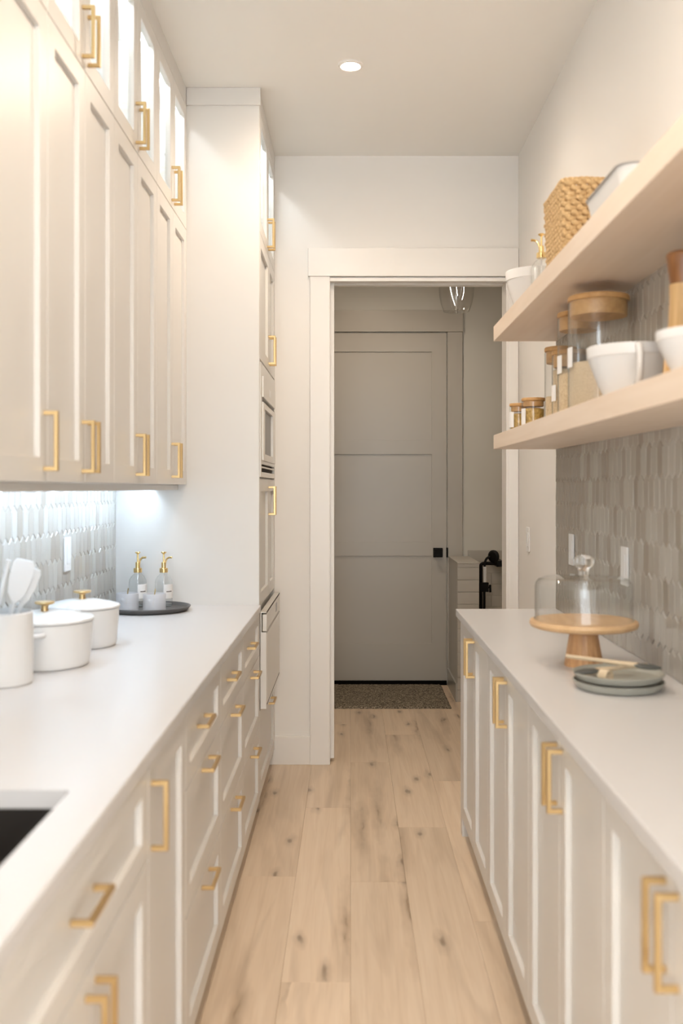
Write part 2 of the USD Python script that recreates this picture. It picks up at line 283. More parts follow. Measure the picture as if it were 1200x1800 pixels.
# half wall of the washing corner and its tiled surround
pw = struct_group('wall_half')
PX0, PX1, PY0, PZ = 0.690, 0.822, 6.44, 0.905
part(pw, 'core', bx(PX0, PX1, PY0, YN - 0.026, 0, PZ - 0.012), 'hall_trim_paint')
part(pw, 'cap', mf(PX0 - 0.003, PX1 + 0.010, PY0 - 0.012, YN - 0.027, PZ - 0.012, PZ, 0.002), 'hall_trim_paint')
k = 0
while k * 0.079 < PZ - 0.02:
    part(pw, 'tile', mf(PX0, PX1 + 0.008, PY0 - 0.008, PY0, k * 0.079 + 0.001, min((k + 1) * 0.079 - 0.0015, PZ - 0.012), 0.001), 'hall_trim_paint'); k += 1
part(pw, 'baseboard', mf(PX0 - 0.012, PX0, PY0 - 0.008, YN - 0.027, 0, 0.12, 0.002), 'marble_base', label='grey marble skirting at the foot of the half wall')
ws = struct_group('trim_3')
part(ws, 'grout_bed', bx(PX1 + 0.002, HX1, YN - 0.010, YN, 0, 0.945), 'hall_trim_paint')
for k in range(12):
    for j in range(3):
        a = PX1 + 0.012 + j * 0.31 - (0.155 if k % 2 else 0)
        part(ws, 'tile', mf(max(a, PX1 + 0.012), min(a + 0.308, HX1), YN - 0.018, YN - 0.010, k * 0.0787 + 0.001, (k + 1) * 0.0787 - 0.001, 0.001), 'hall_trim_paint')

# picket tile: elongated hexagons on both side walls
def tile_wall(wallp, side, x_bed, y0, y1, zlo, zhi, zskip, vis):
    TW, PITCH, HP, sg = 0.0500, 0.0905, 0.017, (1 if side == 'L' else -1); L = PITCH + HP - 0.002; near, rest = [], []
    part(wallp, 'grout_bed', bx(x_bed, x_bed + sg * 0.006, y0, y1, zlo, zhi), 'grout'); base = x_bed + sg * 0.006
    lim = Polygon([(y0, zlo), (y1, zlo), (y1, zhi), (y0, zhi)]); w, r, z = TW - 0.0016, 0, zlo + 0.02
    while z - L / 2 < zhi:
        y = y1 - (TW / 2 if r % 2 else 0)
        while y + TW / 2 > y0:
            pg = Polygon([(y, z - L / 2), (y + w / 2, z - L / 2 + HP), (y + w / 2, z + L / 2 - HP), (y, z + L / 2), (y - w / 2, z + L / 2 - HP), (y - w / 2, z - L / 2 + HP)])
            th, tilt = 0.0065 + RNG.uniform(-.0003, .0003), RNG.normal(0, 0.012, 2); pg = pg.intersection(lim)
            if not (zskip[0] < z < zskip[1]) and not pg.is_empty and pg.area > 1e-5:
                inn = pg.buffer(-0.0022, join_style=2); o = list(pg.exterior.coords)[:-1]; i_ = list(inn.exterior.coords)[:-1] if not inn.is_empty else []
                P = [(base, a, b) for a, b in o] + [(base + sg * (th - 0.002), a, b) for a, b in o] + [(base + sg * (th + (a - y) * tilt[0] + (b - z) * tilt[1]), a, b) for a, b in i_]
                m = as_mesh(manifold3d.Manifold.hull_points(np.array(P))); (near if vis(y, z) else rest).append((y, m))
            y -= TW
        z += PITCH; r += 1
    near.sort(key=lambda t: t[0]); rest += near[300:]
    for _, m in near[:300]: part(wallp, 'tile', m, 'picket_glaze', smooth=False)
    if rest: part(wallp, 'tile_field', [m for _, m in rest], 'picket_glaze_field', smooth=False, kind='stuff')
YRE = 4.014
tile_wall(wl, 'L', XL + 0.001, 0.3, YT - 0.001, CZ, 1.392, (9, 9), lambda y, z: y > 2.70)
tile_wall(wr, 'R', XR - 0.001, 0.3, YRE, CZ, 1.975, (9, 9), lambda y, z: y > 2.42)

# ------------------------------------------------------------------ cabinets
def front(parent, side, face, y0, y1, z0, z1, name='door', pull_at=None, **k):
    d = part(parent, name, placed(shaker(y1 - y0 - 2 * G, z1 - z0 - 2 * G, **k), side, face, y0 + G, z0 + G), 'cabinet_paint')
    return d
def add_pull(d, side, face, y, z, vertical=True): part(d, 'handle', pull(side, face, y, z, vertical), 'brass')
def hollow(side, x_back, x_front, y0, y1, z0, z1, t=0.018):
    a, b = sorted((x_back, x_front)); m = mf(a, b, y0, y1, z0, z1)
    inner = mf(a + (t if side == 'L' else -1), b + (1 if side == 'L' else -t), y0 + t, y1 - t, z0 + t, z1 - t)
    return m - inner
ZU0, ZU1, ZG1 = 1.397, 2.458, 2.972
HS = 0.028
upper_edges = [(4.147, 3.513), (3.513, 2.879), (2.879, 2.245)]
where = ['next to the tall oven tower', 'over the larger white pot, second from the oven tower', 'over the pot behind the crock, third from the oven tower']
def glass_unit(side, xb, face, y1, y0, z0, z1, label, gap=0.0, tower=False):
    t = thing('glass_cabinet', label, 'cabinet', (face, (y0 + y1) / 2, z0), group=None)
    part(t, 'carcass', hollow('L', xb, face - 0.0205, y0 + 0.0005, y1 - 0.0005, z0, z1), 'cabinet_inside')
    ym = (y0 + y1) / 2
    for a, b, s in ((y0, ym, 1), (ym, y1, -1)):
        d = part(t, 'door', placed(shaker(b - a - 2 * G, z1 - z0 - 2 * G, fr=0.052, through=True), 'L', face, a + G, z0 + G), 'cabinet_paint')
        part(d, 'glass_pane', bx(face - 0.013, face - 0.009, a + 0.050, b - 0.050, z0 + 0.050, z1 - 0.050), 'pane_glass', smooth=False)
        add_pull(d, 'L', face, (b - HS) if s > 0 else (a + HS), z0 + 0.088)
    part(t, 'light_strip', bx(face - 0.060, face - 0.048, y0 + 0.03, y1 - 0.03, z1 - 0.024, z1 - 0.0185), 'led_glass', label='cool white light strip inside the cabinet')
    part(t, 'shelf_pin', [lathe([(0, 0), (0.004, 0), (0.004, 0.03), (0, 0.03)], 10).apply_transform(trimesh.transformations.rotation_matrix(s * PI / 2, [1, 0, 0])).apply_translation([xx, (y0 + 0.048) if s < 0 else (y1 - 0.019), z0 + 0.30])
         for s in (1,) for xx in (face - 0.08, xb + 0.08)], 'steel')
    return t
for (y1, y0), w in zip(upper_edges, where):
    t = thing('upper_cabinet', 'white two-door wall cabinet, ' + w, 'cabinet', (FU, (y0 + y1) / 2, ZU0))
    part(t, 'carcass', bx(XL + 0.002, FU - 0.0205, y0 + 0.0005, y1 - 0.0005, ZU0 + 0.001, ZU1 - 0.001), 'cabinet_paint')
    ym = (y0 + y1) / 2
    for a, b, s in ((y0, ym, 1), (ym, y1, -1)):
        d = front(t, 'L', FU, a, b, ZU0, ZU1); add_pull(d, 'L', FU, (b - HS) if s > 0 else (a + HS), 1.490)
    glass_unit('L', XL + 0.002, FU, y1, y0, ZU1, ZG1, 'lit glass-door top cabinet, ' + w.replace('next to', 'right up against').replace('over the', 'high over the'))
# the near single-door unit and, above it, one more lit unit (mostly out of frame)
t = thing('upper_cabinet', 'wide white wall cabinet with one door and one brass pull, above the utensil crock', 'cabinet', (FU, 1.94, ZU0))
part(t, 'carcass', bx(XL + 0.002, FU - 0.0205, 1.6305, 2.2445, ZU0 + 0.001, ZU1 - 0.001), 'cabinet_paint')
d = front(t, 'L', FU, 1.63, 2.245, ZU0, ZU1); add_pull(d, 'L', FU, 2.245 - HS, 1.490)
glass_unit('L', XL + 0.002, FU, 2.245, 1.63, ZU1, ZG1, 'lit glass-door top cabinet cut off at the top edge, above the utensil crock')
# frieze up to the ceiling, light rail, light strip below
fz = thing('crown_board', 'flat white frieze board closing the gap between cabinets and ceiling', 'trim', (FU, 3, ZG1))
part(fz, 'board', mf(FU - 0.022, FU, 1.63, YT - 0.001, ZG1 + 0.001, ZC - 0.001, 0.001), 'cabinet_paint')
lr = thing('light_rail', 'narrow white rail hiding the light under the wall cabinets', 'trim', (FU - 0.04, 3, 1.376))
part(lr, 'board', mf(FU - 0.055, FU - 0.035, 1.63, YT - 0.001, 1.376, ZU0, 0.001), 'cabinet_paint')
ul = thing('under_cabinet_light', 'long cool white light strip under the wall cabinets', 'light', (-0.825, 3, 1.385))
tilt = trimesh.transformations.rotation_matrix(math.radians(40), [0, 1, 0])
for n_, m_, k_ in (('channel', bx(-0.011, 0.011, 2.295, YT - 0.02, 0, 0.004), 'steel'), ('diffuser', bx(-0.009, 0.009, 2.30, YT - 0.025, -0.002, 0), 'led_under')):
    m_.apply_transform(tilt); m_.apply_translation((-0.825, 0, 1.385)); part(ul, n_, m_, k_)

# oven tower
XT = FL
side = thing('oven_tower', 'tall white built-in tower holding the microwave and warming drawer by the doorway', 'cabinet', (XT, (YT + YF) / 2, 0))
part(side, 'side_panel', mf(XL + 0.002, XT - 0.0005, YT, YT + 0.020, 0.075, ZC - 0.001, 0.001), 'cabinet_paint')
part(side, 'crown_board', mf(FU + 0.001, XT + 0.006, YT - 0.012, YT, 2.976, ZC - 0.001, 0.001), 'cabinet_paint')
part(side, 'crown_board', mf(XT - 0.020, XT, YT + 0.0005, YF - 0.022, ZG1 + 0.001, ZC - 0.001, 0.001), 'cabinet_paint')
part(side, 'filler', mf(XT - 0.020, XT, YF - 0.021, YF - 0.001, 0.075, ZC - 0.001, 0.001), 'cabinet_paint')
part(side, 'carcass', mf(XL + 0.002, XT - 0.0215, YT + 0.0205, YF - 0.002, 0.075, ZU1 - 0.001) - mf(-0.85, 0, YT + 0.09, YF - 0.09, 1.48, 1.86) - mf(-0.85, 0, YT + .09, YF - .09, .47, .83), 'cabinet_paint')
part(side, 'toe_kick', bx(XT - 0.075, XT - 0.06, YT, YF - 0.001, 0, 0.075), 'plinth')
A, B = YT + 0.020, YF - 0.022; mid = 4.635
for a, b, s in ((A, mid, 1), (mid, B, -1)):
    d = front(side, 'L', XT, a, b, 1.925, ZU1); add_pull(d, 'L', XT, (b - HS) if s > 0 else (a + HS), 2.022)
    d = front(side, 'L', XT, a, b, 0.885, 1.425); add_pull(d, 'L', XT, (b - HS) if s > 0 else (a + HS), 1.325)
d = part(side, 'drawer', placed(shaker(B - A - 2 * G, 0.365 - 2 * G), 'L', XT, A + G, 0.085 + G), 'cabinet_paint'); add_pull(d, 'L', XT, 4.62, 0.398, False)
glass_unit('L', XL + 0.002, XT, B, A, ZU1, ZG1, 'lit glass-door top cabinet above the microwave, beside the doorway')
mw = thing('microwave', 'pale stainless built-in microwave with dark window in the white tower', 'microwave', (XT, 4.57, 1.43))
a, b = A + 0.012, B - 0.012
part(mw, 'body', bx(-0.80, XT - 0.018, a + 0.07, b - 0.07, 1.485, 1.855), 'steel_panel')
fr_ = mf(XT - 0.0185, XT + 0.004, a, b, 1.430, 1.915, 0.002) - mf(-1, 0, a + 0.03, b - 0.03, 1.452, 1.470) - mf(-1, 0, a + 0.03, b - 0.03, 1.476, 1.486) - mf(-1, 0, a + 0.06, b - 0.06, 1.50, 1.862)
part(mw, 'trim_frame', fr_, 'steel_panel')
part(mw, 'vent_slot', bx(XT - 0.018, XT - 0.010, a + 0.02, b - 0.02, 1.448, 1.49), 'dark_gap', label='dark vent slots at the foot')
part(mw, 'control_panel', mf(XT - 0.0185, XT + 0.010, a + 0.061, b - 0.061, 1.772, 1.861, 0.002), 'steel_panel')
part(mw, 'display', bx(XT + 0.010, XT + 0.0108, a + 0.36, a + 0.44, 1.80, 1.83), 'label_paper')
dm = part(mw, 'door', mf(XT - 0.0185, XT + 0.010, a + 0.061, b - 0.061, 1.501, 1.752, 0.002) - mf(XT - 0.004, 1, a + 0.13, b - 0.20, 1.53, 1.725), 'steel_panel')
part(dm, 'window', bx(XT - 0.0035, XT - 0.001, a + 0.131, b - 0.201, 1.531, 1.724), 'black_glass', label='dark glass window')
part(mw, 'gap', bx(XT - 0.018, XT - 0.012, a + 0.062, b - 0.062, 1.752, 1.772), 'dark_gap', label='dark gap above the door')
wd = thing('warming_drawer', 'pale stainless drawer oven low in the white tower', 'oven', (XT, 4.57, 0.45))
part(wd, 'body', bx(-0.80, XT - 0.001, a + 0.08, b - 0.08, 0.475, 0.825), 'steel_panel')
part(wd, 'trim_frame', mf(XT + 0.0005, XT + 0.0265, a + .004, b - .004, 0.455, 0.864, 0.001) - mf(XT + 0.006, 1, a + 0.026, b - 0.014, 0.466, 0.7745) - mf(XT + 0.006, 1, a + 0.004, b - 0.014, 0.7775, 0.859), 'steel_panel')
part(wd, 'gap', [bx(XT + 0.0062, XT + 0.009, a + 0.0265, b - 0.0145, 0.4665, 0.774), bx(XT + 0.006, XT + 0.0262, b - 0.0148, b - 0.0141, 0.4665, 0.774), bx(XT + 0.006, XT + 0.0262, a + 0.0265, b - 0.0145, 0.4662, 0.4672), bx(XT + 0.006, XT + 0.0262, a + 0.0265, b - 0.0145, 0.7740, 0.7746), bx(XT + 0.0266, XT + 0.0273, a + .006, b - .006, 0.8592, 0.8638), bx(XT + 0.0062, XT + 0.009, a + 0.0265, b - 0.0145, 0.778, 0.8585)], 'dark_gap', label='dark gap around the drawer front')
part(wd, 'control_panel', mf(XT + 0.0095, XT + 0.028, a + .006, b - .0145, 0.7815, 0.853, 0.002), 'steel_panel')
part(wd, 'display', bx(XT + 0.028, XT + 0.0288, a + 0.50, a + 0.58, 0.80, 0.84), 'grey_rim')
part(wd, 'front_panel', mf(XT + 0.0095, XT + 0.028, a + .029, b - .020, 0.4735, 0.769, 0.002), 'steel_panel')

# base units on the left
def base_body(t, side, face, y0, y1, cut=None):
    s = 1 if side == 'L' else -1; back = (XL + 0.002) if side == 'L' else (XR - 0.002); f = face - s * 0.0205
    m = mf(back, f, y0 + 0.0005, y1 - 0.0005, 0.075, 0.866)
    if cut is not None: m = m - cut
    part(t, 'carcass', m, 'cabinet_paint')
    part(t, 'toe_kick', bx(face - s * 0.075, face - s * 0.060, y0 + 0.0005, y1 - 0.0005, 0, 0.075), 'plinth')
stacks = [(3.530, 4.1465, 'up against the oven tower'), (2.913, 3.530, 'second from the oven tower'), (2.296, 2.913, 'third from the oven tower, nearest the sink')]
for y0, y1, w in stacks:
    t = thing('drawer_cabinet', 'white three-drawer base cabinet with short brass pulls, ' + w, 'cabinet', (FL, (y0 + y1) / 2, 0)); base_body(t, 'L', FL, y0, y1)
    yc = (y0 + y1) / 2
    d = part(t, 'drawer', placed(shaker(y1 - y0 - 2 * G, 0.175, fr=0.055, fb=0.045), 'L', FL, y0 + G, 0.688), 'cabinet_paint'); add_pull(d, 'L', FL - 0.012, yc, 0.776, False)
    d = part(t, 'drawer', placed(shaker(y1 - y0 - 2 * G, 0.294), 'L', FL, y0 + G, 0.391), 'cabinet_paint'); add_pull(d, 'L', FL, yc, 0.664, False)
    d = part(t, 'drawer', placed(shaker(y1 - y0 - 2 * G, 0.311), 'L', FL, y0 + G, 0.077), 'cabinet_paint'); add_pull(d, 'L', FL, yc, 0.364, False)
t = thing('base_cabinet', 'narrow white one-door base cabinet with an upright brass pull, between drawers and sink', 'cabinet', (FL, 2.08, 0)); base_body(t, 'L', FL, 1.872, 2.296)
d = front(t, 'L', FL, 1.872, 2.296, 0.076, 0.864); add_pull(d, 'L', FL, 1.900, 0.760)
SX0, SX1, SY0, SY1 = -0.865, -0.452, 1.02, 1.610
t = thing('sink_cabinet', 'white sink base cabinet with a false drawer front over two doors', 'cabinet', (FL, 1.456, 0)); base_body(t, 'L', FL, 0.95, 1.872, mf(SX0 - .03, SX1 + .03, SY0 - .03, SY1 + .03, 0.62, 1))
d = part(t, 'drawer_front', placed(shaker(0.922 - 2 * G, 0.175, fb=0.045), 'L', FL, 0.95 + G, 0.688), 'cabinet_paint'); add_pull(d, 'L', FL - 0.012, 1.456, 0.776, False)
for a_, b_, s in ((0.95, 1.456, 1), (1.456, 1.872, -1)):
    d = front(t, 'L', FL, a_, b_, 0.076, 0.686); add_pull(d, 'L', FL, (b_ - HS) if s > 0 else (a_ + HS), 0.590)
t = thing('base_cabinet', 'white two-door base cabinet at the near end of the sink run', 'cabinet', (FL, 0.6, 0)); base_body(t, 'L', FL, 0.30, 0.95)
for a_, b_, s in ((0.30, 0.625, 1), (0.625, 0.95, -1)):
    d = front(t, 'L', FL, a_, b_, 0.076, 0.864); add_pull(d, 'L', FL, (b_ - HS) if s > 0 else (a_ + HS), 0.760)
def rounded(x0, x1, y0, y1, z0, z1, r):
    c = manifold3d.CrossSection.square([x1 - x0 - 2 * r, y1 - y0 - 2 * r]).translate([x0 + r, y0 + r]).offset(r, manifold3d.JoinType.Round, 2.0, 32)
    return c.extrude(z1 - z0).translate([0, 0, z0])
ct = thing('worktop', 'long white quartz worktop with a cut-out for the dark sink', 'worktop', (-0.7, 2.2, CZ - 0.03))
part(ct, 'slab', mf(XL + 0.002, -0.373, 0.30, YT - 0.001, CZ - 0.030, CZ, 0.002) - rounded(SX0, SX1, SY0, SY1, 0, 2, 0.012), 'quartz')
sk = thing('sink', 'dark brown-black undermount sink set in the white worktop', 'sink', ((SX0 + SX1) / 2, (SY0 + SY1) / 2, 0.66))
part(sk, 'basin', rounded(SX0 - 0.012, SX1 + 0.012, SY0 - 0.012, SY1 + 0.012, 0.655, CZ - 0.0305, 0.03) - rounded(SX0 + 0.002, SX1 - 0.002, SY0 + 0.002, SY1 - 0.002, 0.668, 2, 0.025), 'sink_composite')
part(sk, 'drain', lathe([(0, 0.6685), (0.045, 0.6685), (0.045, 0.671), (0.03, 0.672), (0, 0.670)], 32, ((SX0 + SX1) / 2, (SY0 + SY1) / 2, 0)), 'steel')

# base units on the right
rb = [3.950, 3.213, 2.476, 1.739, 1.002]
rn = ['at the doorway end of the run', 'in front of the cake stand', 'in front of the stacked plates', 'with the pulls closest to the camera']
for i in range(4):
    y1, y0 = rb[i], rb[i + 1]; t = thing('base_cabinet', 'white two-door base cabinet opposite the drawers, ' + rn[i], 'cabinet', (FR, (y0 + y1) / 2, 0)); base_body(t, 'R', FR, y0, y1)
    ym = (y0 + y1) / 2
    for a_, b_, s in ((y0, ym, 1), (ym, y1, -1)):
        d = front(t, 'R', FR, a_, b_, 0.076, 0.864); add_pull(d, 'R', FR, (b_ - HS) if s > 0 else (a_ + HS), 0.772)
ep = thing('end_panel', 'plain white panel finishing the doorway end of the shallow cabinets', 'panel', (FR, 3.98, 0))
part(ep, 'panel', mf(FR, XR - 0.002, 3.951, 4.0, 0, 0.866, 0.001), 'cabinet_paint')
ct = thing('worktop', 'shallow white quartz worktop under the floating shelves', 'worktop', (0.63, 2.2, CZ - 0.03))
part(ct, 'slab', mf(0.424, XR - 0.002, 1.0, YRE, CZ - 0.030, CZ, 0.002), 'quartz')

# floating shelves
XS = 0.576
for z0, z1, l in ((1.975, 2.036, 'upper thick pale oak floating shelf, carrying the woven basket'), (1.540, 1.597, 'lower thick pale oak floating shelf, carrying the glass jars')):
    solo('floating_shelf', mf(XS, XR - 0.015 if z0 < 1.97 else XR - 0.001, 0.9, YRE, z0, z1, 0.0015), 'shelf_oak', l, 'shelf')

# recessed ceiling lights
for y, l in ((3.91, 'round recessed ceiling light, lit, with a thin white trim ring'), (2.0, 'recessed ceiling light over the middle of the aisle, out of view'), (0.1, 'recessed ceiling light above the camera, out of view'), (-0.95, 'recessed ceiling light by the window, out of view'), (6.05, 'recessed ceiling light in the room beyond the doorway')):
    cxx = 0.15 if y > 5 else 0.0
    t = thing('recessed_light', l, 'ceiling light', (cxx, y, ZC))
    part(t, 'trim_ring', lathe([(0.034, -0.0005), (0.050, -0.0005), (0.048, -0.006), (0.040, -0.010), (0.034, -0.008), (0.034, -0.0005)], 48, (cxx, y, ZC)), 'trim_paint')
    part(t, 'lens', lathe([(0, -0.002), (0.0345, -0.002), (0.0345, -0.0055), (0, -0.0065)], 48, (cxx, y, ZC)), 'can_lens_dim' if y > 5 else 'can_lens')
    b = UsdLux.SphereLight.Define(stage, t + '/beam'); b.AddTranslateOp().Set(Gf.Vec3d(0, 0, -0.05)); b.CreateRadiusAttr(0.030); b.CreateColorAttr(Gf.Vec3f(*CAN_COL)); b.CreateIntensityAttr(SPOT * {3.91: 0.66, 2.0: 0.48, 0.1: 0.64, 6.05: 0.70}.get(y, 0.6))
    q = UsdLux.ShapingAPI.Apply(b.GetPrim()); q.CreateShapingConeAngleAttr(CONE); q.CreateShapingConeSoftnessAttr(0.8)

# wall plates
def plate(kind, label, side, x, y, z):
    s = 1 if side == 'L' else -1; t = thing(kind, label, kind.replace('_', ' '), (x, y, z))
    part(t, 'cover_plate', mf(x, x + s * 0.006, y - 0.036, y + 0.036, z - 0.058, z + 0.058, 0.0015), 'plate_plastic')
    if kind == 'light_switch': part(t, 'rocker', mf(x + s * 0.006, x + s * 0.0095, y - 0.016, y + 0.016, z - 0.033, z + 0.033, 0.001), 'plate_plastic')
    else: part(t, 'socket', mf(x + s * 0.006, x + s * 0.008, y - 0.0165, y + 0.0165, z - 0.034, z + 0.034, 0.001), 'plate_plastic')
plate('light_switch', 'white light switch on the bare wall beside the doorway', 'R', XR - 0.0002, 4.70, 1.141)
plate('power_outlet', 'white outlet plate on grey tile, behind the cake dome knob', 'R', XR - 0.0145, 3.71, 1.155)
plate('power_outlet', 'white outlet plate on grey tile, above the cake stand, larger of two', 'R', XR - 0.0145, 2.99, 1.150)
plate('power_outlet', 'white outlet plate on the lit tile above the white pots', 'L', XL + 0.0145, 3.42, 1.157)

# rug and washing hose in the room beyond
def rug(x0, x1, y0, y1, h):
    nx, ny = 170, 90; xs, ys = np.linspace(x0, x1, nx), np.linspace(y0, y1, ny); X, Y = np.meshgrid(xs, ys, indexing='ij')
    ripple = 0.0035 * np.abs(np.sin(Y * PI / 0.012)) + 0.004 * meshkit.fbm(np.stack([X * 90, Y * 90, 0 * X], -1), 3); ed = np.minimum(np.minimum(X - x0, x1 - X), np.minimum(Y - y0, y1 - Y)); Z = np.where(ed < 1e-6, 0.0005, h * np.clip(ed / 0.012, 0.55, 1) + ripple)
    X = X + np.where(ed < 1e-6, RNG.normal(0, 0.002, X.shape), 0); Y = Y + np.where(ed < 1e-6, RNG.normal(0, 0.002, X.shape), 0)
    V = np.stack([X, Y, Z], -1).reshape(-1, 3); q = np.arange(nx * ny).reshape(nx, ny); a, b, c, d = q[:-1, :-1], q[1:, :-1], q[1:, 1:], q[:-1, 1:]
    return trimesh.Trimesh(V, np.vstack([np.stack([a, b, c], -1).reshape(-1, 3), np.stack([a, c, d], -1).reshape(-1, 3)]), process=False)
rg = thing('rug', 'flat grey-brown woven rug in front of the far panelled door', 'rug', (0.2, 6.6, 0))
part(rg, 'weave', rug(-0.42, 0.632, 6.235, 6.955, 0.010), 'rug_wool', smooth=40)
BY = 6.70; sB = 1750 / BY
def wp(px, py, y=BY): s = 1750 / y; return np.array([(px - 616) / s, y, EYE - (py - 857) / s])
sh = thing('hand_shower', 'matte black wall-mounted hand shower with a white grip in the washing corner', 'shower', (0.88, BY, 0))
c0 = wp(845, 1100); c1 = wp(845, 995); c2 = wp(850, 991); c3 = wp(930, 991)
part(sh, 'pipe', tube(np.vstack([[c0, (c0 + c1) / 2], bez(c1, wp(845, 990), wp(852, 990.5), 8), [c3]]), 0.0115, 12), 'black_metal')
part(sh, 'pipe', tube([wp(851, 1100), wp(851, 1040)], 0.008, 12), 'black_metal')
part(sh, 'wall_plate', mf(0.98, 1.03, BY - .02, YN - 0.02, wp(0, 991)[2] - 0.02, wp(0, 991)[2] + 0.02, 0.003), 'black_metal')
part(sh, 'floor_flange', lathe([(0, 0), (0.05, 0), (0.05, 0.008), (0.012, 0.02), (0.011, 0.46), (0, 0.46)], 24, (wp(845, 0)[0], BY, 0)), 'black_metal')
part(sh, 'valve', [bx(*[q for i in range(3) for q in sorted((wp(840, 1040)[i] - (0.02 if i == 1 else 0), wp(858, 1024)[i] + (0.02 if i == 1 else 0)))]), tube([wp(856, 1032), wp(862, 1033)], 0.006), tube([wp(861, 1028), wp(861.5, 1041)], 0.008)], 'black_metal')
hd = part(sh, 'handle', tube([wp(852.5, 1023, BY - .03), wp(852, 996, BY - .03)], 0.0115, 14), 'white_ceramic', label='white hand grip')
part(sh, 'neck', tube(np.vstack([bez(wp(851.5, 997, BY - .03), wp(851, 980, BY - .03), wp(861, 979, BY - .03), 9)]), 0.008, 10), 'black_metal')
hm = lathe([(0, -0.012), (0.03, -0.012), (0.042, -0.004), (0.042, 0.006), (0.036, 0.010), (0, 0.010)], 32)
hm.apply_transform(trimesh.transformations.rotation_matrix(math.radians(48), [0, 0, 1]) @ trimesh.transformations.rotation_matrix(PI / 2, [0, 1, 0])); hm.apply_translation(wp(867, 978, BY - .03))
part(sh, 'shower_head', hm, 'black_metal')

# glass pendant beyond the doorway
PYY = 6.05; PXX = (802 - 616) * PYY / 1750
def pz(y): return EYE + (857 - y) * PYY / 1750
pd = thing('pendant_lamp', 'clear glass bell pendant hanging beyond the doorway, its lower half in view', 'pendant lamp', (PXX, PYY, pz(552)))
part(pd, 'canopy', lathe([(0, ZC - 0.025), (0.06, ZC - 0.02), (0.065, ZC - 0.001), (0, ZC - 0.001)], 32, (PXX, PYY, 0)), 'brass')
part(pd, 'rod', lathe([(0, 2.74), (0.006, 2.74), (0.006, ZC - 0.02), (0, ZC - 0.02)], 12, (PXX, PYY, 0)), 'brass')
part(pd, 'socket', lathe([(0, 2.68), (0.018, 2.68), (0.018, 2.75), (0, 2.75)], 20, (PXX, PYY, 0)), 'brass')
part(pd, 'shade', lathe([(0.055, 2.78), (0.075, 2.72), (0.095, 2.66), (0.106, 2.60), (0.103, 2.55), (0.093, 2.50), (0.078, 2.455), (0.060, 2.452), (0.0, 2.452), (0, 2.4535), (0.060, 2.4535), (0.079, 2.457), (0.0945, 2.50), (0.1045, 2.55), (0.1075, 2.60)], 48, (PXX, PYY, 0)), 'lamp_glass', smooth=True)
part(pd, 'bulb', lathe([(0, pz(538)), (0.008, pz(535)), (0.014, pz(528)), (0.026, pz(518)), (0.033, pz(508)), (0.034, pz(500)), (0.028, pz(488)), (0.016, 2.68)], 32, (PXX, PYY, 0)), 'bulb_glass', smooth=True)
def pw_(px, py, dy=0.0): return np.array([PXX + (px - 802) * PYY / 1750, PYY + dy, pz(py)])
for pts, n_ in (([(790.5, 499), (790.5, 512), (799.5, 537)], 12), ([(814.5, 499), (816.5, 514), (811.5, 527)], 10), ([(802, 503), (802.5, 511), (804, 520)], 6)):
    part(pd, 'filament', tube(bez(pw_(*pts[0]), pw_(*pts[1]), pw_(*pts[2]), n_), 0.0019, 8), 'filament', label='glowing filament of the bulb')
part(pd, 'finial', lathe([(0, pz(552)), (0.006, pz(550)), (0.008, pz(547)), (0.004, pz(545)), (0.010, pz(543.6)), (0, pz(543.4))], 20, (PXX, PYY, 0)), 'steel', smooth=True)

# ------------------------------------------------------------------ left worktop: crock, pots, tray
def loop_handle(c, ang, R, z, w=0.05, out=0.028, r=0.007):
    d = np.array([math.cos(ang), math.sin(ang), 0]); s = np.array([-d[1], d[0], 0]); c = np.array(c, float); t = np.linspace(0, PI, 15)
    pts = [c + d * (R - 0.004 + out * math.sin(a)) + s * (w / 2 * math.cos(a)) + np.array([0, 0, z]) for a in t]
    return tube(pts, r, 10)
def pot(x, y, R, H, label, ang):
    c = (x, y, CZ); t = thing('cooking_pot', label, 'pot', c)
    part(t, 'body', lathe([(0, 0), (R * 0.86, 0), (R * 0.91, 0.004), (R * 0.94, 0.014), (R * 0.985, H * 0.75), (R, H - 0.003), (R, H), (R - 0.005, H), (R - 0.007, H * 0.75), (R * 0.88, 0.016), (R * 0.80, 0.008), (0, 0.008)], 72, c), 'white_enamel')
    for a in (ang, ang + PI): part(t, 'side_handle', loop_handle(c, a, R * 0.985, H - 0.022), 'white_enamel')
    lid = part(t, 'lid', lathe([(0, H + 0.001), (R - 0.008, H + 0.001), (R + 0.002, H + 0.002), (R + 0.003, H + 0.006), (R + 0.001, H + 0.010), (R * 0.86, H + 0.014), (R * 0.80, H + 0.017), (R * 0.5, H + 0.024), (R * 0.2, H + 0.027), (0, H + 0.0275)], 72, c), 'white_enamel')
    part(lid, 'knob', lathe([(0, H + 0.026), (0.011, H + 0.026), (0.009, H + 0.034), (0.010, H + 0.042), (0.025, H + 0.047), (0.0275, H + 0.050), (0.026, H + 0.053), (0, H + 0.054)], 40, c), 'brass', label='brass knob')
pot(-0.831, 3.085, 0.112, 0.117, 'larger round white enamel pot with brass lid knob, beside the tray', math.radians(-100))
pot(-0.843, 2.745, 0.130, 0.122, 'white enamel pot with brass lid knob, just behind the utensil crock', math.radians(-85))
cx, cy, cr, ch_ = -0.868, 2.485, 0.0735, 0.180
ck = thing('utensil_crock', 'tall white ceramic crock full of white utensils', 'crock', (cx, cy, CZ))
part(ck, 'body', lathe([(0, 0), (cr - 0.004, 0), (cr, 0.005), (cr, ch_ - 0.003), (cr - 0.002, ch_), (cr - 0.005, ch_), (cr - 0.006, 0.010), (0, 0.010)], 64, (cx, cy, CZ)), 'white_ceramic')
